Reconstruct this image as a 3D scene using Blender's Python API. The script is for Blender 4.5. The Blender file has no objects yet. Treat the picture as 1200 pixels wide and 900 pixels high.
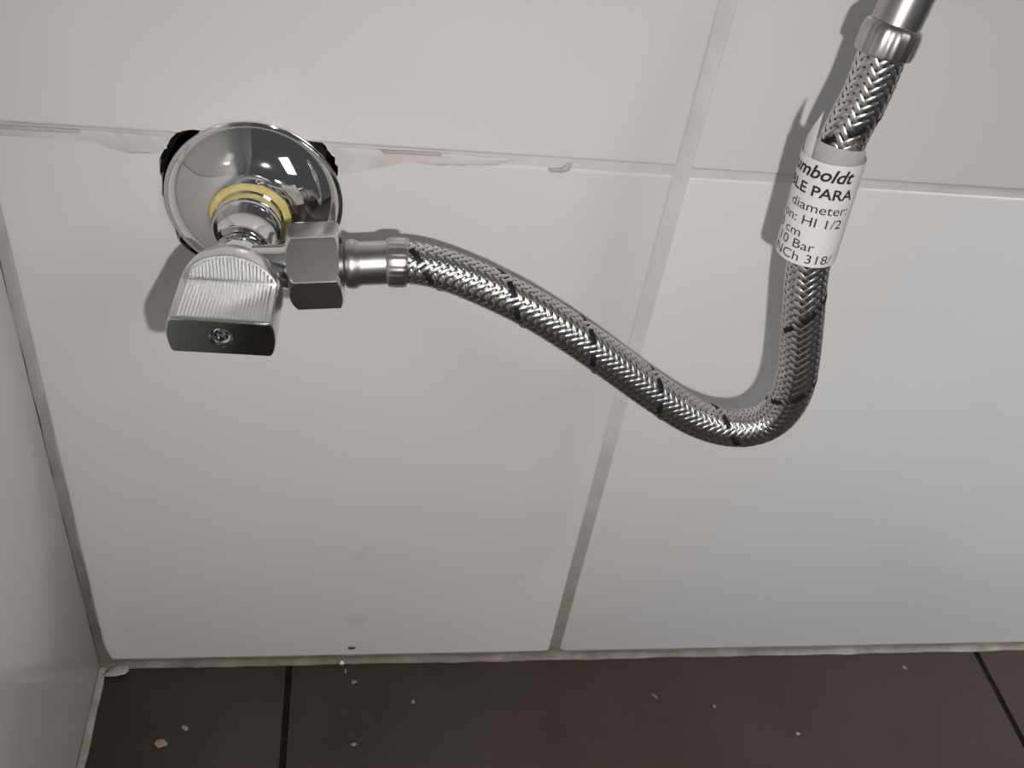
import bpy, bmesh, math, random
from mathutils import Vector, Matrix, Euler, noise
random.seed(7)
PI = math.pi
S = bpy.context.scene
COL = S.collection
R_ = math.radians

# ------------------------------------------------------------------ camera, world, light, exposure
cam_d = bpy.data.cameras.new('camera')
cam = bpy.data.objects.new('camera', cam_d)
COL.objects.link(cam)
CAM_POS = Vector((0.11977, -0.30562, 0.46141))
CAM_ROT = Euler((0.860252, -0.129095, -0.109134), 'XYZ')
cam.location = CAM_POS
cam.rotation_euler = CAM_ROT
cam_d.sensor_width = 36.0
cam_d.lens = 1161.777 / 1200.0 * 36.0
cam_d.clip_start = 0.01
S.camera = cam

world = bpy.data.worlds.new('room_gloom')
S.world = world
world.use_nodes = True
bg = world.node_tree.nodes['Background']
bg.inputs[0].default_value = (0.93, 0.96, 1.0, 1)
bg.inputs[1].default_value = 0.07

# the phone's flash: a small LED beside the lens
fl_d = bpy.data.lights.new('phone_flash', 'AREA')
fl_d.shape = 'DISK'
fl_d.size = 0.006
fl_d.energy = 0.70
fl_d.color = (1.0, 0.968, 0.945)
fl = bpy.data.objects.new('phone_flash', fl_d)
COL.objects.link(fl)
camM = CAM_ROT.to_matrix()
fl.location = CAM_POS + camM @ Vector((0.0262, -0.0231, 0.0))
fl.rotation_euler = (Vector((0.307, 0.0, -0.087)) - fl.location).to_track_quat('-Z', 'Y').to_euler()
fl_d.spread = R_(152)

# added unseen lamp brightening the lower right; narrow beam mimics the photographer's shade
sp_d = bpy.data.lights.new('right_fill_spot', 'AREA')
sp_d.shape = 'DISK'
sp_d.size = 0.09
sp_d.energy = 0.72
sp_d.spread = R_(21)
sp_d.color = (0.94, 0.97, 1.0)
sp = bpy.data.objects.new('right_fill_spot', sp_d)
COL.objects.link(sp)
sp.location = (0.95, -0.90, 2.2)
sp.rotation_euler = (Vector((0.62, 0.0, 0.0)) - sp.location).to_track_quat('-Z', 'Y').to_euler()

# added soft fill: an unseen panel at the front right, lifting the ambient light
fill_d = bpy.data.lights.new('soft_fill', 'AREA')
fill_d.shape = 'RECTANGLE'
fill_d.size = 0.42
fill_d.size_y = 0.85
fill_d.energy = 4.7
fill_d.color = (1.0, 0.985, 0.96)
fill = bpy.data.objects.new('soft_fill', fill_d)
COL.objects.link(fill)
fill.location = (1.25, -1.45, 1.30)
fill.rotation_euler = (Vector((0.25, 0.0, 0.2)) - fill.location).to_track_quat('-Z', 'Y').to_euler()

S.view_settings.view_transform = 'Standard'
S.view_settings.look = 'None'
S.view_settings.gamma = 1.0
S.view_settings.use_curve_mapping = False
S.view_settings.exposure = 0.0

# ------------------------------------------------------------------ helpers
def new_obj(name, mesh, material=None, parent=None):
    o = bpy.data.objects.new(name, mesh)
    COL.objects.link(o)
    if material is not None:
        mesh.materials.append(material)
    if parent is not None:
        o.parent = parent
    return o

def mk(name, verts, faces, material=None, parent=None, smooth=None):
    me = bpy.data.meshes.new(name)
    me.from_pydata([tuple(v) for v in verts], [], faces)
    me.validate()
    if smooth is not None:
        me.polygons.foreach_set('use_smooth', [True] * len(me.polygons))
        if smooth < 180:
            me.set_sharp_from_angle(angle=R_(smooth))
    me.update()
    return new_obj(name, me, material, parent)

def bm_obj(name, bm, material=None, parent=None, smooth=None):
    bmesh.ops.recalc_face_normals(bm, faces=bm.faces[:])
    me = bpy.data.meshes.new(name)
    bm.to_mesh(me)
    bm.free()
    if smooth is not None:
        me.polygons.foreach_set('use_smooth', [True] * len(me.polygons))
        me.set_sharp_from_angle(angle=R_(smooth))
    return new_obj(name, me, material, parent)

def empty(name, loc):
    o = bpy.data.objects.new(name, None)
    o.empty_display_size = 0.01
    o.location = loc
    COL.objects.link(o)
    return o

def tag(o, label, cat, group=None):
    o['label'] = label
    o['category'] = cat
    if group:
        o['group'] = group
    return o

def adopt(root):
    """children were modelled in world space: keep them there under the root"""
    bpy.context.view_layer.update()
    inv = Matrix.Translation(root.location).inverted()
    for c in root.children:
        c.matrix_parent_inverse = inv

def basis(axis):
    a = Vector(axis).normalized()
    ref = Vector((0, 0, 1)) if abs(a.z) < 0.9 else Vector((1, 0, 0))
    u = ref.cross(a).normalized()
    v = a.cross(u).normalized()
    return a, u, v

def lathe(profile, origin, axis, seg=72, cap0=True, cap1=True, rfun=None):
    """profile: list of (radius, distance along the axis)"""
    o = Vector(origin)
    a, u, v = basis(axis)
    V, F = [], []
    for r, h in profile:
        for k in range(seg):
            t = 2 * PI * k / seg
            rr = r if rfun is None else rfun(r, h, t)
            V.append(o + a * h + u * (rr * math.cos(t)) + v * (rr * math.sin(t)))
    n = len(profile)
    for i in range(n - 1):
        for k in range(seg):
            k2 = (k + 1) % seg
            F.append((i * seg + k, i * seg + k2, (i + 1) * seg + k2, (i + 1) * seg + k))
    if cap0:
        F.append(tuple(reversed(range(seg))))
    if cap1:
        F.append(tuple(range((n - 1) * seg, n * seg)))
    return V, F

def box_bm(bm, x0, x1, y0, y1, z0, z1):
    r = bmesh.ops.create_cube(bm, size=1.0)
    bmesh.ops.transform(bm, verts=r['verts'], matrix=Matrix.Translation(((x0 + x1) / 2, (y0 + y1) / 2, (z0 + z1) / 2)) @
                        Matrix.Diagonal((x1 - x0, y1 - y0, z1 - z0, 1)))
    return r['verts']

def slab(name, x0, x1, y0, y1, z0, z1, material, parent=None, bevel=0.0, segs=3):
    bm = bmesh.new()
    box_bm(bm, x0, x1, y0, y1, z0, z1)
    if bevel:
        bmesh.ops.bevel(bm, geom=bm.edges[:], offset=bevel, segments=segs, profile=0.5, affect='EDGES')
    return bm_obj(name, bm, material, parent, 40 if bevel else None)

def boolean_cut(o, cutter):
    m = o.modifiers.new('cut', 'BOOLEAN')
    m.operation = 'DIFFERENCE'
    m.solver = 'EXACT'
    m.object = cutter
    dg = bpy.context.evaluated_depsgraph_get()
    me = bpy.data.meshes.new_from_object(o.evaluated_get(dg))
    o.modifiers.clear()
    old = o.data
    o.data = me
    bpy.data.meshes.remove(old)

# ------------------------------------------------------------------ materials
def mat(name, color, rough=0.5, metal=0.0, spec=0.5, build=None):
    m = bpy.data.materials.new(name)
    m.use_nodes = True
    nt = m.node_tree
    b = nt.nodes['Principled BSDF']
    b.inputs['Base Color'].default_value = (*color, 1)
    b.inputs['Roughness'].default_value = rough
    b.inputs['Metallic'].default_value = metal
    b.inputs['Specular IOR Level'].default_value = spec
    if build:
        build(nt, b)
    return m

def nd(nt, kind, **kw):
    n = nt.nodes.new(kind)
    for k, v in kw.items():
        setattr(n, k, v)
    return n

def obj_noise(nt, scale, detail=3.0, rough=0.55):
    tc = nd(nt, 'ShaderNodeTexCoord')
    n = nd(nt, 'ShaderNodeTexNoise')
    n.inputs['Scale'].default_value = scale
    n.inputs['Detail'].default_value = detail
    n.inputs['Roughness'].default_value = rough
    nt.links.new(tc.outputs['Object'], n.inputs['Vector'])
    return n

def ramp(nt, src, stops):
    r = nd(nt, 'ShaderNodeValToRGB')
    el = r.color_ramp.elements
    el[0].position, el[0].color = stops[0][0], (*stops[0][1], 1)
    el[1].position, el[1].color = stops[-1][0], (*stops[-1][1], 1)
    for p, c in stops[1:-1]:
        e = el.new(p)
        e.color = (*c, 1)
    nt.links.new(src, r.inputs['Fac'])
    return r

def bump(nt, b, src, strength, dist):
    n = nd(nt, 'ShaderNodeBump')
    n.inputs['Strength'].default_value = strength
    n.inputs['Distance'].default_value = dist
    nt.links.new(src, n.inputs['Height'])
    nt.links.new(n.outputs['Normal'], b.inputs['Normal'])

def tile_nodes(nt, b):
    n = obj_noise(nt, 9.0, 2.0)
    r = ramp(nt, n.outputs['Fac'], [(0.3, (0.745, 0.735, 0.722)), (0.7, (0.775, 0.766, 0.755))])
    # a dull round water mark and a paler one, low on the tile near the blue fleck
    tc = nd(nt, 'ShaderNodeTexCoord')
    prev = r.outputs['Color']
    for (cx, cz, rad, col, amt) in ((0.1284, 0.0345, 0.0052, (0.60, 0.59, 0.58), 0.5), (0.1276, 0.0857, 0.004, (0.66, 0.65, 0.63), 0.35)):
        sub = nd(nt, 'ShaderNodeVectorMath', operation='DISTANCE')
        sub.inputs[1].default_value = (cx, 0.0, cz)
        flat = nd(nt, 'ShaderNodeVectorMath', operation='MULTIPLY')
        flat.inputs[1].default_value = (1, 0, 1)
        nt.links.new(tc.outputs['Object'], flat.inputs[0])
        nt.links.new(flat.outputs[0], sub.inputs[0])
        mr = nd(nt, 'ShaderNodeMapRange')
        mr.inputs['From Min'].default_value = rad * 1.25
        mr.inputs['From Max'].default_value = rad * 0.6
        mr.inputs['To Min'].default_value = 0.0
        mr.inputs['To Max'].default_value = amt
        nt.links.new(sub.outputs['Value'], mr.inputs['Value'])
        mx = nd(nt, 'ShaderNodeMixRGB')
        mx.inputs[2].default_value = (*col, 1)
        nt.links.new(mr.outputs[0], mx.inputs[0])
        nt.links.new(prev, mx.inputs[1])
        prev = mx.outputs[0]
    nt.links.new(prev, b.inputs['Base Color'])
    w = obj_noise(nt, 14.0, 1.0)
    bump(nt, b, w.outputs['Fac'], 0.25, 0.002)

def grout_nodes(c0, c1, c2):
    def f(nt, b):
        n = obj_noise(nt, 55.0, 4.0, 0.6)
        r = ramp(nt, n.outputs['Fac'], [(0.3, c0), (0.52, c1), (0.75, c2)])
        nt.links.new(r.outputs['Color'], b.inputs['Base Color'])
        m = obj_noise(nt, 900.0, 3.0)
        bump(nt, b, m.outputs['Fac'], 0.35, 0.0004)
    return f

def wall_grout_nodes(nt, b, c0=(0.635, 0.612, 0.592), c1=(0.725, 0.71, 0.69), d0=(0.25, 0.215, 0.185), d1=(0.42, 0.38, 0.34), za=0.09, zb=0.25):
    # pale grout, browner with splash dirt in the lowest hand's breadth above the floor
    n = obj_noise(nt, 45.0, 4.0, 0.6)
    clean = ramp(nt, n.outputs['Fac'], [(0.3, c0), (0.7, c1)])
    dirt = ramp(nt, n.outputs['Fac'], [(0.3, d0), (0.7, d1)])
    tc = nd(nt, 'ShaderNodeTexCoord')
    sp = nd(nt, 'ShaderNodeSeparateXYZ')
    nt.links.new(tc.outputs['Object'], sp.inputs[0])
    n2 = obj_noise(nt, 30.0, 3.0)
    ad = nd(nt, 'ShaderNodeMath', operation='MULTIPLY_ADD')
    ad.inputs[1].default_value = 0.09
    nt.links.new(n2.outputs['Fac'], ad.inputs[0])
    nt.links.new(sp.outputs['Z'], ad.inputs[2])
    mr = nd(nt, 'ShaderNodeMapRange')
    mr.inputs['From Min'].default_value = za
    mr.inputs['From Max'].default_value = zb
    mr.inputs['To Min'].default_value = 1.0
    mr.inputs['To Max'].default_value = 0.0
    nt.links.new(ad.outputs[0], mr.inputs['Value'])
    mx = nd(nt, 'ShaderNodeMixRGB')
    nt.links.new(mr.outputs[0], mx.inputs[0])
    nt.links.new(clean.outputs[0], mx.inputs[1])
    nt.links.new(dirt.outputs[0], mx.inputs[2])
    nt.links.new(mx.outputs[0], b.inputs['Base Color'])
    m = obj_noise(nt, 900.0, 3.0)
    bump(nt, b, m.outputs['Fac'], 0.3, 0.0003)

def floor_nodes(nt, b):
    n = obj_noise(nt, 26.0, 4.0, 0.6)
    r = ramp(nt, n.outputs['Fac'], [(0.3, (0.040, 0.029, 0.0225)), (0.7, (0.050, 0.037, 0.030))])
    nt.links.new(r.outputs['Color'], b.inputs['Base Color'])
    m = obj_noise(nt, 420.0, 3.0)
    bump(nt, b, m.outputs['Fac'], 0.12, 0.0004)

def braid_nodes(nt, b):
    n = obj_noise(nt, 700.0, 2.0)
    r = ramp(nt, n.outputs['Fac'], [(0.3, (0.56, 0.55, 0.54)), (0.7, (0.72, 0.71, 0.70))])
    nt.links.new(r.outputs['Color'], b.inputs['Base Color'])

def brushed(c0, c1, scale):
    def f(nt, b):
        n = obj_noise(nt, scale, 3.0)
        r = ramp(nt, n.outputs['Fac'], [(0.3, c0), (0.7, c1)])
        nt.links.new(r.outputs['Color'], b.inputs['Base Color'])
    return f

M = {}
M['tile'] = mat('glazed_white_tile', (0.76, 0.75, 0.74), 0.16, build=tile_nodes)
M['grout'] = mat('wall_grout', (0.6, 0.58, 0.56), 0.9, spec=0.2, build=wall_grout_nodes)
M['corner'] = mat('corner_sealant', (0.4, 0.37, 0.34), 0.7, spec=0.3, build=lambda nt, b: wall_grout_nodes(nt, b, (0.42, 0.40, 0.38), (0.54, 0.52, 0.50), (0.15, 0.125, 0.105), (0.26, 0.23, 0.20), 0.10, 0.26))
M['smear'] = mat('grout_smear', (0.6, 0.57, 0.55), 0.8, spec=0.25, build=grout_nodes((0.61, 0.58, 0.56), (0.68, 0.66, 0.645), (0.73, 0.715, 0.70)))
M['pinkish'] = mat('pinkish_filler', (0.6, 0.5, 0.47), 0.8, spec=0.25, build=grout_nodes((0.47, 0.40, 0.38), (0.58, 0.52, 0.50), (0.65, 0.61, 0.59)))
M['sealant'] = mat('dirty_sealant', (0.3, 0.27, 0.24), 0.6, spec=0.4, build=grout_nodes((0.13, 0.108, 0.092), (0.20, 0.175, 0.155), (0.30, 0.27, 0.245)))
M['sealant_pale'] = mat('pale_sealant', (0.4, 0.37, 0.34), 0.5, spec=0.4, build=grout_nodes((0.24, 0.215, 0.19), (0.36, 0.33, 0.30), (0.48, 0.45, 0.42)))
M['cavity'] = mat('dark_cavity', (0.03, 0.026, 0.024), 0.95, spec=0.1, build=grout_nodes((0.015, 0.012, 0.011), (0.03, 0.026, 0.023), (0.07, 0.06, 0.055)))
M['floor_tile'] = mat('brown_floor_tile', (0.045, 0.037, 0.032), 0.42, spec=0.35, build=floor_nodes)
M['floor_grout'] = mat('dark_floor_grout', (0.014, 0.011, 0.01), 0.95, spec=0.1, build=grout_nodes((0.008, 0.006, 0.005), (0.014, 0.011, 0.009), (0.024, 0.02, 0.018)))
M['chrome'] = mat('chrome', (0.80, 0.80, 0.80), 0.05, 1.0, build=brushed((0.78, 0.78, 0.785), (0.82, 0.82, 0.82), 40))
M['satin_chrome'] = mat('satin_chrome', (0.78, 0.78, 0.78), 0.27, 1.0, build=brushed((0.76, 0.76, 0.76), (0.82, 0.82, 0.82), 60))
M['darkened_chrome'] = mat('darkened_chrome', (0.42, 0.445, 0.43), 0.14, 1.0)
M['nickel'] = mat('nickel', (0.70, 0.675, 0.63), 0.17, 1.0, build=brushed((0.66, 0.635, 0.59), (0.74, 0.715, 0.675), 120))
M['steel'] = mat('steel', (0.50, 0.485, 0.465), 0.34, 1.0, build=brushed((0.45, 0.435, 0.415), (0.55, 0.535, 0.515), 200))
M['braid'] = mat('braid_steel', (0.6, 0.59, 0.58), 0.27, 1.0, build=braid_nodes)
M['tracer'] = mat('black_tracer', (0.008, 0.008, 0.009), 0.6, spec=0.3)
M['rubber'] = mat('black_rubber', (0.012, 0.012, 0.012), 0.7)
M['yellow'] = mat('yellow_seal', (0.62, 0.50, 0.13), 0.5, build=brushed((0.66, 0.54, 0.17), (0.80, 0.68, 0.28), 250))
M['paper'] = mat('white_paper', (0.70, 0.685, 0.675), 0.75, spec=0.2)
M['ink'] = mat('black_ink', (0.03, 0.03, 0.035), 0.7, spec=0.2)
M['crumb'] = mat('plaster_crumb', (0.45, 0.40, 0.35), 0.9, spec=0.2, build=grout_nodes((0.20, 0.17, 0.14), (0.32, 0.28, 0.24), (0.45, 0.40, 0.35)))
M['white_crumb'] = mat('white_crumb', (0.85, 0.84, 0.82), 0.4)
M['blue'] = mat('blue_fleck', (0.035, 0.085, 0.13), 0.6)
M['plaster'] = mat('white_plaster', (0.70, 0.69, 0.67), 0.8)

# ------------------------------------------------------------------ the setting
W = 0.2336          # left edge of the upright joint
WJ = 0.0054         # joint width
H = 0.3003          # lower edge of the upper tile row
HJ = 0.0036
FRONT = -0.0012     # face of the lower tiles; grout face lies at y = 0
VC = Vector((0.0877, 0.0, 0.2775))   # centre of the wall flange

def struct(o):
    o['kind'] = 'structure'
    return o

wall_back = struct(slab('wall_back', -0.02, 1.1, 0.0, 0.06, -0.01, 1.3, M['grout']))
T_BACK = []
def wall_tile(x0, x1, z0, z1, front, bev=0.0014):
    o = slab('tile', x0, x1, front, 0.004, z0, z1, M['tile'], wall_back, bev, 3)
    T_BACK.append(o)
    return o
t_ll = wall_tile(0.0035, W, 0.0028, H - HJ, -0.0005)
t_lr = wall_tile(W + WJ, W + WJ + 0.60, 0.0028, H - HJ - 0.0004, -0.0005)
t_ul = wall_tile(0.0035, W - 0.0002, H, H + 0.30, -0.0013)
t_ur = wall_tile(W + WJ - 0.0004, W + WJ + 0.60, H - 0.0008, H + 0.30, -0.0012)
wall_tile(0.0035, W, H + 0.3036, H + 0.60, -0.0012)
wall_tile(W + WJ, W + WJ + 0.60, H + 0.3036, H + 0.60, -0.0012)

# ragged hole broken through tile and grout for the pipe
def hole_r(deg):
    pts = [(0, .0268), (18, .0285), (24, .0305), (32, .0322), (38, .0314), (44, .0322), (50, .0302), (60, .0275), (90, .0268), (118, .0280),
           (124, .0300), (131, .0326), (140, .0334), (147, .0328), (156, .0332), (163, .0318), (172, .0303), (180, .0307), (186, .0300),
           (200, .0302), (207, .0310), (214, .0326), (222, .0328), (230, .0322), (240, .0285), (270, .0268), (320, .0268), (360, .0268)]
    for (a, ra), (b, rb) in zip(pts, pts[1:]):
        if a <= deg <= b:
            return ra + (rb - ra) * (deg - a) / (b - a)
    return pts[0][1]
def ragged_prism(y0, y1, n=120, extra=0.0):
    V, F = [], []
    for y in (y0, y1):
        for k in range(n):
            d = 360.0 * k / n
            r = hole_r(d) + extra + 0.0004 * noise.noise(Vector((k * 0.9, y * 30, 3.1)))
            V.append((VC.x + r * math.cos(R_(d)), y, VC.z + r * math.sin(R_(d))))
    for k in range(n):
        k2 = (k + 1) % n
        F.append((k, k2, n + k2, n + k))
    F.append(tuple(reversed(range(n))))
    F.append(tuple(range(n, 2 * n)))
    return V, F
V, F = ragged_prism(-0.01, 0.03)
cutter = mk('hole_cutter', V, F)
bmc = bmesh.new(); bmc.from_mesh(cutter.data); bmesh.ops.recalc_face_normals(bmc, faces=bmc.faces[:]); bmc.to_mesh(cutter.data); bmc.free()
for o in (t_ll, t_ul, wall_back):
    boolean_cut(o, cutter)
    # flat faces stay flat round the hole
    bm = bmesh.new(); bm.from_mesh(o.data)
    bmesh.ops.triangulate(bm, faces=[f for f in bm.faces if len(f.verts) > 4])
    bm.to_mesh(o.data); bm.free()
    o.data.polygons.foreach_set('use_smooth', [False] * len(o.data.polygons))
bpy.data.objects.remove(cutter)
# rough dark mortar lining of the hole
n = 120
V, F = [], []
for j, (y, e) in enumerate(((0.0001, 0.0002), (0.006, -0.0004), (0.014, -0.002), (0.022, -0.004))):
    for k in range(n):
        d = 360.0 * k / n
        r = hole_r(d) + e + 0.0007 * noise.noise(Vector((k * 0.7, j * 2.3, 1.7)))
        V.append((VC.x + r * math.cos(R_(d)), y, VC.z + r * math.sin(R_(d))))
for j in range(3):
    for k in range(n):
        k2 = (k + 1) % n
        F.append((j * n + k, j * n + k2, (j + 1) * n + k2, (j + 1) * n + k))
F.append(tuple(range(3 * n, 4 * n)))
mk('hole_lining', V, F, M['cavity'], wall_back)

wall_left = struct(slab('wall_left', -0.06, -0.0004, -0.95, 0.05, -0.01, 1.3, M['grout']))
slab('tile', -0.003, 0.0012, -0.60, -0.0035, 0.0028, H - HJ, M['tile'], wall_left, 0.0011, 3)
slab('tile', -0.003, 0.0012, -0.60, -0.0035, H, H + 0.30, M['tile'], wall_left, 0.0011, 3)
slab('tile', -0.003, 0.0012, -0.94, -0.6036, 0.0028, H - HJ, M['tile'], wall_left, 0.0011, 3)
slab('tile', -0.003, 0.0012, -0.94, -0.6036, H, H + 0.30, M['tile'], wall_left, 0.0011, 3)

floor = struct(slab('floor', -0.03, 1.1, -0.95, 0.03, -0.06, -0.0022, M['floor_grout']))
G1, G2 = 0.0948, 0.4905
fx = [(0.002, G1 - 0.0014), (G1 + 0.0014, G2 - 0.0016), (G2 + 0.0016, G2 + 0.3944), (G2 + 0.3976, 1.09)]
for x0, x1 in fx:
    for y1, y0 in ((-0.0022, -0.3952), (-0.3984, -0.94)):
        slab('floor_tile', x0, x1, y0, y1, -0.01, 0.0, M['floor_tile'], floor, 0.0009, 2)

# sealant beads in the three inner edges: quarter-round, uneven
def bead(name, p0, p1, d1, d2, width, jitter, material, seed, n=90, widen=None):
    p0, p1, d1, d2 = Vector(p0), Vector(p1), Vector(d1), Vector(d2)
    V, F = [], []
    seg = 6
    for i in range(n + 1):
        t = i / n
        p = p0.lerp(p1, t)
        L = (p1 - p0).length * t
        w1 = width * (1 + jitter * noise.noise(Vector((L * 60, seed, 0.3))) + 0.5 * jitter * noise.noise(Vector((L * 260, seed, 7.3))))
        w2 = width * (1 + jitter * noise.noise(Vector((L * 60, seed + 9, 0.3))) + 0.5 * jitter * noise.noise(Vector((L * 260, seed + 5, 7.3))))
        if widen:
            e1, e2 = widen(L)
            w1 += e1
            w2 += e2
        a, b = d1 * w1, d2 * w2
        for k in range(seg + 1):
            s = k / seg
            # concave fillet between the two surfaces
            q = a * (1 - s) ** 1.6 + b * s ** 1.6
            V.append(p + q)
        V.append(p - (d1 + d2) * 0.004)
    m = seg + 2
    for i in range(n):
        for k in range(m):
            k2 = (k + 1) % m
            F.append((i * m + k, i * m + k2, (i + 1) * m + k2, (i + 1) * m + k))
    F.append(tuple(range(m)))
    F.append(tuple(reversed(range(n * m, (n + 1) * m))))
    o = mk(name, V, F, material, None, 60)
    bm = bmesh.new(); bm.from_mesh(o.data); bmesh.ops.recalc_face_normals(bm, faces=bm.faces[:]); bm.to_mesh(o.data); bm.free()
    return struct(o)
bead('trim_1', (0.0012, -0.0012, 0.0), (0.0012, -0.0012, 0.62), (1, 0, 0), (0, -1, 0), 0.0028, 0.45, M['corner'], 2.0, 120,
     lambda L: (0.004 * max(0, 1 - L / 0.02), 0.002 * max(0, 1 - L / 0.02)))
bead('trim_2', (0.0, -0.0010, 0.0), (1.05, -0.0010, 0.0), (0, 0, 1), (0, -1, 0), 0.0029, 0.22, M['sealant'], 4.0, 260,
     lambda L: (0.0045 * math.exp(-((L - 0.2365) / 0.006) ** 2), 0.0))
bead('trim_3', (0.0012, 0.0, 0.0), (0.0012, -0.90, 0.0), (1, 0, 0), (0, 0, 1), 0.0030, 0.25, M['sealant_pale'], 6.0, 200)

# smears of grout and filler left on the wall tiles
def smear(outline, y, thick, material, seed, parent=wall_back, name='grout_smear'):
    """outline: closed (x, z) loop; a thin, domed, ragged patch"""
    c = Vector((sum(p[0] for p in outline) / len(outline), sum(p[1] for p in outline) / len(outline)))
    ring = []
    m = len(outline)
    for i in range(m):
        a, b = outline[i], outline[(i + 1) % m]
        for j in range(5):
            t = j / 5
            x = a[0] + (b[0] - a[0]) * t
            z = a[1] + (b[1] - a[1]) * t
            k = 0.0004 * noise.noise(Vector((x * 500, z * 500, seed)))
            ring.append((x + k, z + k))
    n = len(ring)
    V, F = [], []
    for f, h in ((1.0, 0.0), (0.93, 0.6), (0.75, 1.0)):
        for x, z in ring:
            V.append((c.x + (x - c.x) * f, y - thick * h, c.y + (z - c.y) * f))
    V.append((c.x, y - thick * 1.05, c.y))
    for j in range(2):
        for k in range(n):
            k2 = (k + 1) % n
            F.append((j * n + k, j * n + k2, (j + 1) * n + k2, (j + 1) * n + k))
    for k in range(n):
        F.append((2 * n + k, 2 * n + (k + 1) % n, 3 * n))
    F.append(tuple(reversed(range(n))))
    return mk(name, V, F, material, parent, 60)

smear([(0.004, 0.2993), (0.036, 0.2995), (0.060, 0.2990), (0.0605, 0.2950), (0.056, 0.2925), (0.049, 0.2922), (0.042, 0.2940), (0.038, 0.2962), (0.020, 0.2962), (0.004, 0.2960)],
      -0.0007, 0.00045, M['smear'], 1.0)
smear([(0.010, 0.2996), (0.034, 0.2998), (0.034, 0.2984), (0.010, 0.2982)], -0.0011, 0.0005, M['pinkish'], 2.0)
smear([(0.114, 0.2992), (0.150, 0.2994), (0.176, 0.2990), (0.170, 0.2962), (0.150, 0.2950), (0.136, 0.2958), (0.122, 0.2945), (0.117, 0.2890), (0.1145, 0.2930)],
      -0.0007, 0.00045, M['smear'], 3.0)
smear([(0.129, 0.2997), (0.150, 0.2998), (0.150, 0.2985), (0.131, 0.2983)], -0.0011, 0.0005, M['pinkish'], 4.0)
smear([(0.1938, 0.2990), (0.1955, 0.2990), (0.1952, 0.2962), (0.1920, 0.2948), (0.1880, 0.2952), (0.1872, 0.2966), (0.1905, 0.2966), (0.1936, 0.2972)],
      -0.0008, 0.0008, M['pinkish'], 5.0, name='filler_drip')
# ------------------------------------------------------------------ angle valve
valve = empty('angle_valve', VC)
tag(valve, 'chrome angle stop valve with round wall flange and ribbed handle, left of the hose', 'valve')
AX = Vector((-0.040, -1.0, 0.006)).normalized()

# wall flange: flat rolled rim, then a dome
prof = [(0.0118, -0.003), (0.0293, 0.0), (0.0297, 0.0003), (0.0298, 0.0008), (0.0297, 0.0013), (0.0293, 0.0016), (0.0288, 0.0016), (0.0285, 0.0017)]
for i in range(19):
    t = i / 18
    r = 0.0284 - t * (0.0284 - 0.0130)
    prof.append((r, 0.0019 + 0.0100 * (1 - (1 - t) ** 2.0) ** 0.9))
prof += [(0.0126, 0.0121), (0.0122, 0.0115), (0.0122, 0.002)]
V, F = lathe(prof[1:], VC + Vector((0, -0.0016, 0)), (0, -1, 0), 128, False, False)
mk('wall_flange', V, F, M['chrome'], valve, 40)['label'] = 'domed chrome wall flange'

# yellow sealing ring in the flange's mouth
V, F = lathe([(0.0105, 0.0105), (0.0128, 0.0110), (0.0134, 0.0124), (0.0133, 0.0142), (0.0126, 0.0149), (0.0116, 0.0146), (0.0105, 0.0138)], VC, AX, 80, False, False,
             lambda r, h, t: r + 0.00018 * math.sin(3 * t) + 0.00008 * math.sin(11 * t + 1))
mk('sealing_ring', V, F, M['yellow'], valve, 60)['label'] = 'yellow sealing ring'

V, F = lathe([(0.0108, 0.002), (0.0112, 0.012), (0.0112, 0.0145), (0.0106, 0.0150), (0.0106, 0.0160), (0.0112, 0.0185), (0.0114, 0.0208), (0.0112, 0.0216), (0.0107, 0.0218),
              (0.0103, 0.0214), (0.0094, 0.0222), (0.0080, 0.0250), (0.0073, 0.0290), (0.0072, 0.0330), (0.0076, 0.0345), (0.0082, 0.0352), (0.0085, 0.0362), (0.0085, 0.0475),
              (0.0080, 0.0485), (0.006, 0.0490)], VC, AX, 80)
body = mk('body', V, F, M['chrome'], valve, 35)

# worn raised marks on top of the body
mb_v, mb_f = [], []
a, u, v = basis(AX)
for q, (ang, ln, sl) in enumerate(((-0.42, 0.0020, 0.5), (-0.2, 0.0024, 0.5), (0.02, 0.0026, 0.45), (0.22, 0.0020, -0.4), (0.40, 0.0016, 0.3))):
    up = Vector((0, 0, 1))
    side = AX.cross(up).normalized()
    for k in range(7):
        t = k / 6 - 0.5
        an = ang + sl * t * 0.45 + 0.08 * math.sin(q * 2 + k)
        rad = (up - AX * up.dot(AX)).normalized() * math.cos(an) - side * math.sin(an)
        tang = AX.cross(rad)
        p = VC + AX * (0.0384 + ln * t) + rad * 0.0084
        for s1, s2 in ((-1, 0), (1, 0), (1, 1), (-1, 1)):
            mb_v.append(p + tang * (s1 * 0.00022) + rad * (s2 * 0.00035))
    b0 = q * 28
    for k in range(6):
        for e in range(4):
            e2 = (e + 1) % 4
            mb_f.append((b0 + k * 4 + e, b0 + k * 4 + e2, b0 + (k + 1) * 4 + e2, b0 + (k + 1) * 4 + e))
    mb_f.append((b0, b0 + 1, b0 + 2, b0 + 3))
    mb_f.append((b0 + 27, b0 + 26, b0 + 25, b0 + 24))
em = mk('raised_marks', mb_v, mb_f, M['darkened_chrome'], valve)

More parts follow.
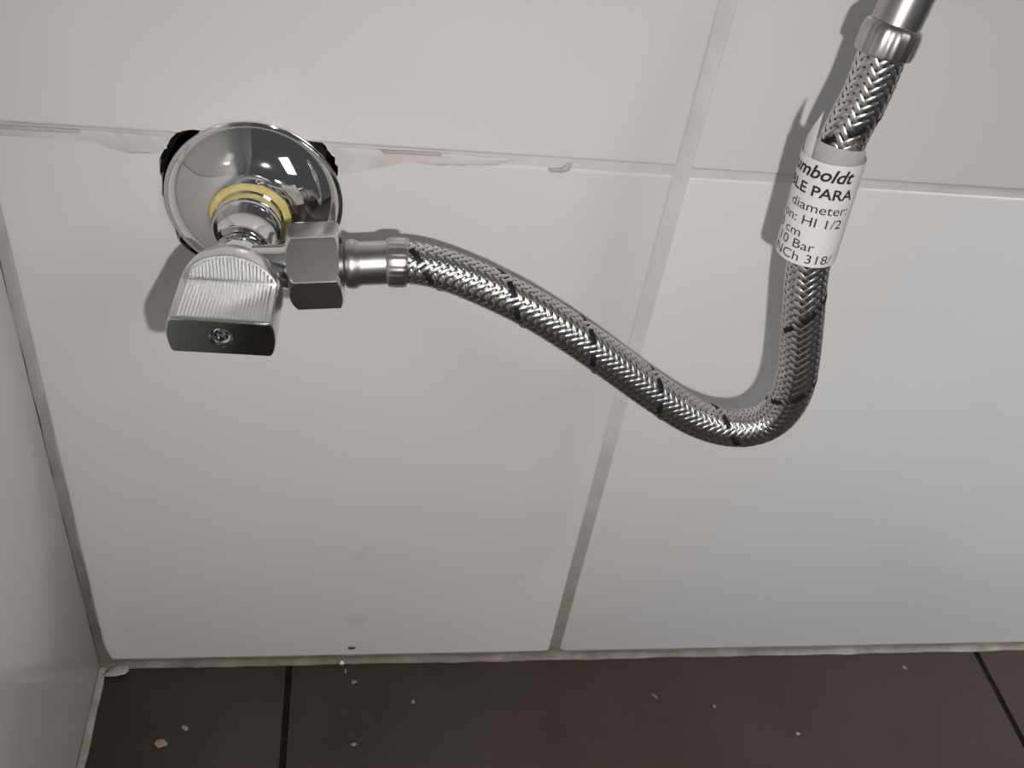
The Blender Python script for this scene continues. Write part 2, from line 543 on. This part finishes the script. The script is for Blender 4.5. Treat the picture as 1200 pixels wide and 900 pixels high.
HOSE = [(0.1019, -0.0425, 0.2792), (0.1182, -0.0425, 0.2808), (0.1283, -0.0425, 0.282), (0.1389, -0.043, 0.2830), (0.147, -0.044, 0.2825), (0.1553, -0.0455, 0.2807),
        (0.1781, -0.05, 0.2725), (0.1988, -0.054, 0.2613), (0.227, -0.059, 0.2434), (0.2428, -0.062, 0.2353), (0.2578, -0.064, 0.2331), (0.2666, -0.065, 0.2376),
        (0.2702, -0.066, 0.2487), (0.2695, -0.066, 0.2603), (0.2672, -0.064, 0.2737), (0.2638, -0.062, 0.2891), (0.2624, -0.06, 0.2972), (0.2602, -0.0575, 0.3213),
        (0.2605, -0.055, 0.343), (0.2627, -0.0545, 0.3542), (0.2632, -0.0535, 0.3665), (0.2637, -0.053, 0.3702), (0.265, -0.052, 0.3777), (0.2661, -0.051, 0.3838)]
NUT0, NUT1 = Vector(HOSE[0]), Vector(HOSE[1])
NA = (Vector(HOSE[2]) - NUT0).normalized()
BC = VC + AX * 0.0425
# outlet spigot, from the body towards the nut
od = NUT0 + NA * 0.004 - BC
V, F = lathe([(0.0070, 0.004), (0.0070, od.length - 0.006), (0.0074, od.length - 0.005), (0.0074, od.length)], BC, od, 64)
mk('outlet', V, F, M['chrome'], valve, 40)

# handle: round skirt, then a flat-sided paddle with a ribbed upper and lower face
HR, HT = 0.0153, 0.0061
h0, h1, h2 = 0.0475, 0.0585, 0.0775
HX = AX.cross(Vector((0, 0, 1))).normalized() * -1.0
if HX.x < 0: HX = -HX
HZ = HX.cross(-AX).normalized()
if HZ.z < 0: HZ = -HZ
HCEN = VC
def hp(x, z, h):
    return HCEN + HX * x + HZ * z + AX * h
V, F = lathe([(0.0065, h0 - 0.002), (0.0095, h0 - 0.0008), (0.0126, h0 + 0.0012), (0.0143, h0 + 0.0038), (0.0150, h0 + 0.0065), (0.0153, h1 - 0.0008), (0.0150, h1), (0.0138, h1 + 0.00005)],
             HCEN, AX, 96)
handle = mk('handle', V, F, M['satin_chrome'], None, 40)
# paddle: clipped circle swept along the axis
sec = []
xa = 0.0132
arc0 = math.asin((HT - 0.0008) / HR)
def section(inset):
    pts = []
    r, tz = HR - inset, HT - inset
    a0 = math.asin((tz - 0.0007) / r)
    for k in range(15):
        t = -a0 + 2 * a0 * k / 14
        pts.append((r * math.cos(t), r * math.sin(t)))
    xe = r * math.cos(a0) - 0.0006
    for k in range(7):
        pts.append((xe - 2 * xe * k / 6, tz))
    for k in range(15):
        t = PI - a0 + 2 * a0 * k / 14
        pts.append((r * math.cos(t), r * math.sin(t)))
    for k in range(7):
        pts.append((-xe + 2 * xe * k / 6, -tz))
    return pts
V, F = [], []
stations = [(h1 - 0.003, 0.0002), (h1 + 0.001, 0.0), (h2 - 0.0005, 0.0), (h2 - 0.0001, 0.0002), (h2, 0.0005)]
for h, ins in stations:
    for x, z in section(ins):
        V.append(hp(x, z, h))
m = len(section(0))
for i in range(len(stations) - 1):
    for k in range(m):
        k2 = (k + 1) % m
        F.append((i * m + k, i * m + k2, (i + 1) * m + k2, (i + 1) * m + k))
F.append(tuple(reversed(range(m))))
F.append(tuple(range((len(stations) - 1) * m, len(stations) * m)))
paddle = mk('paddle', V, F, M['satin_chrome'], None, 30)
bm = bmesh.new(); bm.from_mesh(paddle.data); bmesh.ops.recalc_face_normals(bm, faces=bm.faces[:]); bm.to_mesh(paddle.data); bm.free()
# chrome end plate, its dark reflection put into the colour, with a bored seat for the screw
V, F = [], []
for h, ins in ((h2 - 0.0002, 0.0004), (h2 + 0.0003, 0.0003), (h2 + 0.0005, 0.0006)):
    for x, z in section(ins):
        V.append(hp(x, z, h))
for i in range(2):
    for k in range(m):
        k2 = (k + 1) % m
        F.append((i * m + k, i * m + k2, (i + 1) * m + k2, (i + 1) * m + k))
F.append(tuple(reversed(range(m))))
F.append(tuple(range(2 * m, 3 * m)))
endp = mk('end_plate', V, F, M['darkened_chrome'], None, 30)
bm = bmesh.new(); bm.from_mesh(endp.data); bmesh.ops.recalc_face_normals(bm, faces=bm.faces[:]); bm.to_mesh(endp.data); bm.free()
V, F = lathe([(0.0034, h2 - 0.0035), (0.0034, h2 + 0.004)], HCEN, AX, 48)
bore = mk('bore', V, F)
bm = bmesh.new(); bm.from_mesh(bore.data); bmesh.ops.recalc_face_normals(bm, faces=bm.faces[:]); bm.to_mesh(bore.data); bm.free()
boolean_cut(paddle, bore)
boolean_cut(endp, bore)
bpy.data.objects.remove(bore)
for o in (paddle, endp):
    o.data.polygons.foreach_set('use_smooth', [True] * len(o.data.polygons))
    o.data.set_sharp_from_angle(angle=R_(28))
endp['label'] = 'dark end plate of the handle'
V, F = lathe([(0.0030, h2 - 0.0034), (0.0030, h2 - 0.0012), (0.0028, h2 - 0.0006), (0.0024, h2 - 0.0004), (0.0020, h2 - 0.0006), (0.0018, h2 - 0.0012), (0.0017, h2 - 0.0022), (0.0004, h2 - 0.0024)], HCEN, AX, 40)
screw = mk('screw', V, F, M['chrome'], None, 40)
# six-lobed driver socket inside the screw's rim
V, F = lathe([(0.00165, h2 - 0.0022), (0.00150, h2 - 0.0011), (0.0013, h2 - 0.0010), (0.0011, h2 - 0.0021), (0.0002, h2 - 0.0022)], HCEN, AX, 60, True, True,
             lambda r, h, t: r * (1 + 0.16 * math.cos(6 * t)))
socket = mk('driver_socket', V, F, M['darkened_chrome'], None, 40)
# ribs: triangular ridges along the grip and across the shoulder
V, F = [], []
def ridge(p0, p1, across, out, w, hgt):
    b0 = len(V)
    for p in (p0, p1):
        V.extend((p - across * w, p + across * w, p + across * (w * 0.2) + out * hgt, p - across * (w * 0.2) + out * hgt))
    F.extend([(b0, b0 + 1, b0 + 5, b0 + 4), (b0 + 1, b0 + 2, b0 + 6, b0 + 5), (b0 + 2, b0 + 3, b0 + 7, b0 + 6), (b0 + 3, b0, b0 + 4, b0 + 7),
              (b0 + 3, b0 + 2, b0 + 1, b0), (b0 + 4, b0 + 5, b0 + 6, b0 + 7)])
NR = 24
for k in range(NR):
    x = -0.0119 + 0.0238 * k / (NR - 1)
    for sgn in (1, -1):
        ridge(hp(x, sgn * HT, h1 + 0.0009), hp(x, sgn * HT, h2 - 0.0008), HX, HZ * sgn, 0.00050, 0.00034)
        zt = math.sqrt(max(0, 0.0143 ** 2 - x * x))
        if zt > HT + 0.0006:
            ridge(hp(x, sgn * (HT + 0.0007), h1), hp(x, sgn * zt, h1), HX, AX, 0.00050, 0.00034)
ribs = mk('grip_ribs', V, F, M['satin_chrome'])
bm = bmesh.new(); bm.from_mesh(ribs.data); bmesh.ops.recalc_face_normals(bm, faces=bm.faces[:]); bm.to_mesh(ribs.data); bm.free()
ribs['kind'] = 'stuff'

handle.parent = valve
for o in (paddle, endp, screw, socket, ribs):
    o.parent = handle
adopt(valve)

# ------------------------------------------------------------------ braided hose
HRAD = 0.0068
def catmull(P, n=40):
    P = [Vector(p) for p in P]
    out = []
    for i in range(len(P) - 1):
        p1, p2 = P[i], P[i + 1]
        p0 = P[i - 1] if i else p1 * 2 - p2
        p3 = P[i + 2] if i + 2 < len(P) else p2 * 2 - p1
        d1, d2, d3 = (p1 - p0).length ** .5, (p2 - p1).length ** .5, (p3 - p2).length ** .5
        t0, t1, t2, t3 = 0, d1, d1 + d2, d1 + d2 + d3
        for k in range(n):
            t = t1 + (t2 - t1) * k / n
            A1 = p0 * ((t1 - t) / (t1 - t0)) + p1 * ((t - t0) / (t1 - t0))
            A2 = p1 * ((t2 - t) / (t2 - t1)) + p2 * ((t - t1) / (t2 - t1))
            A3 = p2 * ((t3 - t) / (t3 - t2)) + p3 * ((t - t2) / (t3 - t2))
            B1 = A1 * ((t2 - t) / (t2 - t0)) + A2 * ((t - t0) / (t2 - t0))
            B2 = A2 * ((t3 - t) / (t3 - t1)) + A3 * ((t - t1) / (t3 - t1))
            out.append(B1 * ((t2 - t) / (t2 - t1)) + B2 * ((t - t1) / (t2 - t1)))
    out.append(P[-1])
    return out
def smooth_path(pts, it):
    for _ in range(it):
        q = pts[:]
        for i in range(1, len(pts) - 1):
            q[i] = (pts[i - 1] + pts[i] * 2 + pts[i + 1]) / 4
        pts = q
    return pts
raw = catmull(HOSE, 30)
def resample(pts, step):
    acc = [0.0]
    for a_, b_ in zip(pts, pts[1:]):
        acc.append(acc[-1] + (b_ - a_).length)
    out, i, s = [], 0, 0.0
    while s < acc[-1]:
        while acc[i + 1] < s:
            i += 1
        t = (s - acc[i]) / (acc[i + 1] - acc[i])
        out.append(pts[i].lerp(pts[i + 1], t))
        s += step
    return out
STEP = 0.0005
path = smooth_path(resample(raw, STEP), 120)
path = resample(path, STEP)
# rotation-minimising frames
T = [(path[min(i + 1, len(path) - 1)] - path[max(i - 1, 0)]).normalized() for i in range(len(path))]
a, u, v = basis(T[0])
NRM = [v]
for i in range(1, len(path)):
    nv = NRM[-1] - T[i] * NRM[-1].dot(T[i])
    NRM.append(nv.normalized())
def at_s(s):
    f = max(0.0, min(len(path) - 1.001, s / STEP))
    i = int(f); t = f - i
    p = path[i].lerp(path[i + 1], t)
    tt = T[i].lerp(T[i + 1], t).normalized()
    nn = NRM[i].lerp(NRM[i + 1], t)
    nn = (nn - tt * nn.dot(tt)).normalized()
    return p, tt, nn, tt.cross(nn)
def s_near(p):
    p = Vector(p)
    return min(range(len(path)), key=lambda i: (path[i] - p).length_squared) * STEP
S_END = (len(path) - 1) * STEP

hose = empty('flexible_hose', (0.2578, -0.064, 0.2263))
tag(hose, 'braided steel flexible water hose with black tracer thread, hanging in a bend from the valve', 'hose')

def swept(name, prof, material, seg=64, rfun=None, smooth=40, caps=True):
    """prof: (radius, s) along the hose's path"""
    V, F = [], []
    for r, s in prof:
        p, tt, nn, bb = at_s(s)
        for k in range(seg):
            t = 2 * PI * k / seg
            rr = r if rfun is None else rfun(r, s, t)
            V.append(p + nn * (rr * math.cos(t)) + bb * (rr * math.sin(t)))
    n = len(prof)
    for i in range(n - 1):
        for k in range(seg):
            k2 = (k + 1) % seg
            F.append((i * seg + k, i * seg + k2, (i + 1) * seg + k2, (i + 1) * seg + k))
    if caps:
        F.append(tuple(reversed(range(seg))))
        F.append(tuple(range((n - 1) * seg, n * seg)))
    return mk(name, V, F, material, hose, smooth)

S0 = 0.0                                   # nut's valve side
SN = 0.0160                                # nut length
S_COL0, S_F0, S_B0 = 0.0168, 0.0302, 0.0366
S_B1 = s_near((0.2632, -0.0535, 0.3665)) + 0.0003    # braid ends in the upper ferrule
# coupling nut: hexagon with softened edges and chamfered ends
AF2 = 0.0120
view = (CAM_POS - NUT0).normalized()
p, tt, nn, bb = at_s(0.008)
vp = (view - tt * view.dot(tt)).normalized()
upv = Vector((0, 0, 1)); upv = (upv - tt * upv.dot(tt)).normalized()
NUT_ROT = math.atan2(vp.dot(bb), vp.dot(nn))
sgn = 1 if (upv.dot(bb) * vp.dot(nn) - upv.dot(nn) * vp.dot(bb)) > 0 else -1
NUT_ROT += sgn * R_(7)
def hex_r(t):
    e = 90.0
    s_ = 0.0
    for k in range(6):
        c = math.cos(t - NUT_ROT - k * PI / 3)
        if c > 0:
            s_ += c ** e
    return AF2 * s_ ** (-1 / e)
def nut_r(r, s, t):
    return min(hex_r(t), r) if r > 0.0095 else r
np_ = [(0.0084, 0.0012), (0.0086, 0.0002), (0.0119, 0.0)] + [(0.0119 + 0.0021 * (i / 8), 0.0001 + 0.0021 * (i / 8) ** 1.3) for i in range(1, 9)] + [(0.0145, 0.008)] + \
      [(0.0140 - 0.0019 * (i / 8), SN - 0.0013 + 0.0013 * (i / 8) ** 0.8) for i in range(9)] + [(0.0095, SN), (0.0092, SN - 0.0012)]
nut = swept('coupling_nut', np_, M['nickel'], 360, nut_r, 12)
nut['label'] = 'nickel hexagon coupling nut'

swept('tail_collar', [(0.0060, 0.010), (0.0064, S_COL0 - 0.002), (0.0066, S_COL0), (0.0074, S_COL0 + 0.0004), (0.0078, S_COL0 + 0.0014), (0.0079, S_COL0 + 0.0024), (0.0077, S_COL0 + 0.0036), (0.0071, S_COL0 + 0.0046),
                       (0.0069, S_COL0 + 0.0056), (0.0069, S_F0 - 0.0008), (0.0068, S_F0 + 0.001)], M['steel'])
def crimp(r, s, t):
    return r - 0.00009 * (0.5 + 0.5 * math.cos(26 * t)) if r > 0.0076 else r
fer = swept('crimp_ferrule', [(0.0066, S_F0), (0.0074, S_F0), (0.0076, S_F0 + 0.0003), (0.0078, S_F0 + 0.0010), (0.0079, S_F0 + 0.0022), (0.0079, S_F0 + 0.0052), (0.0077, S_F0 + 0.0062), (0.0073, S_F0 + 0.0066), (0.0066, S_F0 + 0.0064)],
            M['steel'], 208, crimp, 40)
# upper ferrule and tail
u0 = S_B1 - 0.0006
def crimp_up(r, s, t):
    return r - 0.00012 * (0.5 + 0.5 * math.cos(22 * t)) if r > 0.0079 else r
swept('crimp_ferrule', [(0.0066, u0 + 0.0004), (0.0074, u0), (0.0080, u0 + 0.0003), (0.0082, u0 + 0.0012), (0.0083, u0 + 0.0050), (0.0081, u0 + 0.0070), (0.0076, u0 + 0.0080), (0.0070, u0 + 0.0084)],
      M['steel'], 176, crimp_up, 40)
swept('tail_collar', [(0.0067, u0 + 0.006), (0.0068, u0 + 0.0088), (0.0069, S_END - 0.004), (0.0069, S_END)], M['steel'])

# rubber core
cs = [S_B0 - 0.003 + (S_B1 - S_B0 + 0.006) * i / 260 for i in range(261)]
swept('inner_tube', [(HRAD - 0.00062, s) for s in cs], M['rubber'], 32, None, 60)

# the braid: twelve flat bundles of wires each way, over two and under two
NB = 12
LEAD = 0.0307
TWIST = 0.43
AMP = 0.00013
BW = 0.00151
def strand(i, sgn, V, F, wires=4, width=BW, lift=0.0):
    q0 = 2 * NB * (S_B0 - 0.002) / LEAD
    q1 = 2 * NB * (S_B1 + 0.002) / LEAD
    n = int((q1 - q0) / 0.42)
    npf = wires * 2 + 1
    base = len(V)
    hel = math.atan2(2 * PI * HRAD, LEAD)
    for k in range(n + 1):
        q = q0 + (q1 - q0) * k / n
        s = q * LEAD / (2 * NB)
        if sgn > 0:
            ph = TWIST + 2 * PI * i / NB + 2 * PI * s / LEAD
            w = math.cos(PI / 2 * (q + 2 * i - 0.5))
        else:
            ph = TWIST + 2 * PI * i / NB - 2 * PI * s / LEAD
            w = -math.cos(PI / 2 * (2 * i - q - 0.5))
        w = math.copysign(abs(w) ** 0.75, w)
        r0 = HRAD + AMP * w - 0.0002 + lift
        for c in range(npf):
            t = c / (npf - 1) * 2 - 1
            off = t * width / 2
            # across the bundle: perpendicular to the strand on the cylinder's skin
            ds = -sgn * off * math.sin(hel)
            dph = off * math.cos(hel) / HRAD
            pp, tt, nn, bb = at_s(max(S_B0 - 0.0022, min(S_B1 + 0.0022, s + ds)))
            rr = r0 + (0.00004 if c % 2 else 0.00001) - 0.00012 * t * t
            an = ph + dph
            V.append(pp + (nn * math.cos(an) + bb * math.sin(an)) * rr)
    for k in range(n):
        for c in range(npf - 1):
            a0 = base + k * npf + c
            F.append((a0, a0 + 1, a0 + npf + 1, a0 + npf))
TR = 9
V, F = [], []
for i in range(NB):
    for sg in (1, -1):
        if sg == 1 and i == TR:
            continue
        strand(i, sg, V, F)
braid = mk('braid', V, F, M['braid'], hose, 180)
braid['kind'] = 'stuff'
braid['label'] = 'woven steel wire braid'
V, F = [], []
strand(TR, 1, V, F, 3, BW * 1.15, 0.00010)
trc = mk('tracer_strand', V, F, M['tracer'], hose, 180)
trc['label'] = 'black tracer strand spiralling round the braid'
adopt(hose)

# ------------------------------------------------------------------ printed paper label round the hose
LB0, LB1 = Vector((0.2599, -0.0590, 0.3047)), Vector((0.2586, -0.0565, 0.3374))
LA = (LB1 - LB0).normalized()
LLEN = (LB1 - LB0).length
lc = (LB0 + LB1) / 2
LF = (CAM_POS - lc); LF = (LF - LA * LF.dot(LA)).normalized()      # towards the viewer's side
LR = LA.cross(LF).normalized()
if LR.x < 0: LR = -LR
def lp(phi, r, h):
    """phi: 0 = front, + = right"""
    return LB0 + LA * h + LF * (r * math.cos(phi)) + LR * (r * math.sin(phi))
label = empty('paper_label', LB0)
tag(label, 'white printed paper label rolled loosely round the hose just below its upper ferrule', 'label')
LRAD = 0.0094
# heights of the sheet's edges: one spiral from the free corner, leftwards round the back, to the printed front
def sheet(phi):
    """phi runs from -0.75 (free edge, front left) down through -2pi (front) to -3.2pi"""
    t = (-0.75 - phi) / (3.3 * PI - 0.75)
    r = 0.0089 + 0.0006 * min(1.0, t * 1.5)
    e = min(1.0, (-0.75 - phi) / 0.95)
    top = LLEN + 0.0135 - 0.0136 * e ** 0.8
    bot = 0.0022 - 0.0026 * min(1.0, t * 1.6) - 0.0007 * math.sin(phi) * min(1.0, t * 2)
    return r, bot, top
V, F = [], []
NPH, NH = 150, 8
for thick in (0.0, -0.00012):
    for i in range(NPH + 1):
        phi = -0.75 - (3.3 * PI - 0.75) * i / NPH
        r, b0, t0 = sheet(phi)
        for j in range(NH + 1):
            V.append(lp(phi, r + thick, b0 + (t0 - b0) * j / NH))
off = (NPH + 1) * (NH + 1)
for i in range(NPH):
    for j in range(NH):
        a0 = i * (NH + 1) + j
        F.append((a0, a0 + 1, a0 + NH + 2, a0 + NH + 1))
        F.append((off + a0, off + a0 + NH + 1, off + a0 + NH + 2, off + a0 + 1))
    for j in (0, NH):
        a0 = i * (NH + 1) + j
        F.append((a0, a0 + NH + 1, off + a0 + NH + 1, off + a0))
for i in (0, NPH):
    for j in range(NH):
        a0 = i * (NH + 1) + j
        F.append((a0, a0 + 1, off + a0 + 1, off + a0))
mk('sheet', V, F, M['paper'], label, 40)
# inner turn of the paper, hugging the hose, standing a little above the printed turn
V, F = [], []
NPH = 96
for thick in (0.0, -0.00012):
    for i in range(NPH + 1):
        phi = -2.9 + 5.8 * i / NPH
        top = LLEN + 0.0046 - 0.0006 * math.sin(phi) - 0.009 * max(0.0, min(1.0, (abs(phi) - 1.1) / 0.7))
        for j in range(5):
            h = 0.004 + (top - 0.004) * j / 4
            V.append(lp(phi, 0.0084, h) + LR * 0.0006)
off = (NPH + 1) * 5
for i in range(NPH):
    for j in range(4):
        a0 = i * 5 + j
        F.append((a0, a0 + 5, a0 + 6, a0 + 1))
        F.append((off + a0, off + a0 + 1, off + a0 + 6, off + a0 + 5))
    for j in (0, 4):
        a0 = i * 5 + j
        F.append((a0, a0 + 5, off + a0 + 5, off + a0))
mk('inner_turn', V, F, M['paper'], label, 40)

def wrapped_text(txt, size, x_mm, h, bold=0.0, shear=0.0, slope=0.0, sx=1.0):
    cu = bpy.data.curves.new('lettering', 'FONT')
    cu.body = txt
    cu.size = size
    cu.offset = bold
    cu.shear = shear
    cu.resolution_u = 3
    tmp = bpy.data.objects.new('lettering_tmp', cu)
    COL.objects.link(tmp)
    dg = bpy.context.evaluated_depsgraph_get()
    me = bpy.data.meshes.new_from_object(tmp.evaluated_get(dg))
    bpy.data.objects.remove(tmp)
    bpy.data.curves.remove(cu)
    bm = bmesh.new()
    bm.from_mesh(me)
    bpy.data.meshes.remove(me)
    x1 = max(vv.co.x for vv in bm.verts)
    x = 0.0
    while x < x1:
        bmesh.ops.bisect_plane(bm, geom=bm.verts[:] + bm.edges[:] + bm.faces[:], dist=1e-7, plane_co=(x, 0, 0), plane_no=(1, 0, 0))
        x += 0.0006
    for vv in bm.verts:
        X = x_mm + vv.co.x * sx
        phi = X / LRAD
        r = sheet(phi - 2 * PI)[0] + 0.00006
        vv.co = lp(phi, r, h + vv.co.y + slope * X)
    me = bpy.data.meshes.new('lettering')
    bm.to_mesh(me)
    bm.free()
    o = new_obj('lettering', me, M['ink'], label)
    return o
TEXT = [('umboldt', 0.0055, -0.0131, 0.0275, 0.00012, 0.25, 1.1),
        ('BLE PARA', 0.0046, -0.0132, 0.0222, 0.00009, 0.0, 1.15),
        ('diameter:', 0.0042, -0.0095, 0.0173, 0.0, 0.0, 1.2),
        ('on: HI 1/2', 0.0042, -0.0118, 0.0129, 0.0, 0.0, 1.2),
        ('0 cm', 0.0042, -0.0128, 0.0086, 0.0, 0.0, 1.2),
        ('10 Bar', 0.0042, -0.0113, 0.0049, 0.0, 0.0, 1.2),
        ('NCh 318/', 0.0042, -0.0114, 0.0009, 0.0, 0.0, 1.2)]
for txt, size, x, h, bold, sh, sx in TEXT:
    wrapped_text(txt, size, x, h, bold, sh, -0.02, sx)
adopt(label)

# ------------------------------------------------------------------ crumbs and flecks
def crumb(name, loc, size, material, seed, rot=0.0):
    bm = bmesh.new()
    bmesh.ops.create_icosphere(bm, subdivisions=2, radius=1.0)
    for vv in bm.verts:
        k = 1 + 0.75 * noise.noise(vv.co * 1.9 + Vector((seed * 3.1, seed, 0)))
        vv.co *= k
    z0 = -min(vv.co.z for vv in bm.verts) * 0.8
    for vv in bm.verts:
        vv.co.z = max(vv.co.z, -z0)
        vv.co = Vector((vv.co.x * size[0], vv.co.y * size[1], (vv.co.z + z0) * size[2]))
    o = bm_obj(name, bm, material, None, 50)
    o.location = loc
    o.rotation_euler = (0, 0, rot)
    return o
GC = 'crumbs on the brown floor tiles'
def fcr(x, y, sx, sy, sz, m_, seed, rot, label_):
    tag(crumb('plaster_crumb', (x, y, 0.0), (sx, sy, sz), M[m_], seed, rot), label_, 'crumb', GC)
fcr(0.0366, -0.0460, 0.0029, 0.0020, 0.0009, 'crumb', 1, 0.1, 'largest beige plaster crumb on the floor tile in the left corner')
fcr(0.0470, -0.0383, 0.0018, 0.0009, 0.0006, 'crumb', 2, -0.6, 'small beige plaster crumb right above the largest one near the left corner')
fcr(0.1285, -0.0150, 0.0012, 0.0010, 0.0006, 'crumb', 3, 0.3, 'pale crumb on the floor just below the bright white speck')
fcr(0.1240, -0.0082, 0.0006, 0.0011, 0.0005, 'crumb', 4, 0.0, 'tiny pale sliver on the floor closest below the bright white speck')
fcr(0.1587, -0.0273, 0.0010, 0.0009, 0.0006, 'crumb', 5, 0.8, 'tiny round crumb on the middle floor tile, right of the white speck')
fcr(0.1288, -0.0499, 0.0016, 0.0009, 0.0005, 'crumb', 6, 0.2, 'flat crumb at the front edge of the view, right of the dark floor joint')
fcr(0.2883, -0.0276, 0.0017, 0.0005, 0.0004, 'crumb', 7, -0.8, 'thin pale splinter on the floor below the right wall tile')
fcr(0.3201, -0.0347, 0.0006, 0.0012, 0.0004, 'crumb', 8, 0.1, 'faint tiny crumb on the floor right of the pale splinter')
fcr(0.3620, -0.0522, 0.0011, 0.0008, 0.0004, 'crumb', 9, 0.4, 'faint flat crumb near the front edge, right part of the floor')
fcr(0.4404, -0.0140, 0.0016, 0.0009, 0.0005, 'crumb', 10, -0.7, 'pale crumb on the floor at far right near the angled joint')
tag(crumb('white_speck', (0.1218, -0.0042, 0.0008), (0.0011, 0.0010, 0.0012), M['white_crumb'], 11), 'bright white speck on the brown joint between wall and floor', 'crumb', GC)
b_ = crumb('sealant_blob', (0.0094, -0.0060, 0.0), (0.0062, 0.0026, 0.0016), M['sealant_pale'], 12, 0.12)
tag(b_, 'pale lump of sealant lying in the corner where both walls meet the floor', 'sealant blob')
b_ = crumb('blue_fleck', (0, 0, 0), (0.0020, 0.0010, 0.0003), M['blue'], 13)
b_.location = (0.1267, -0.0010, 0.0107)
b_.rotation_euler = (PI / 2, 0, 0)
tag(b_, 'small dark blue fleck stuck low on the white wall tile', 'fleck')
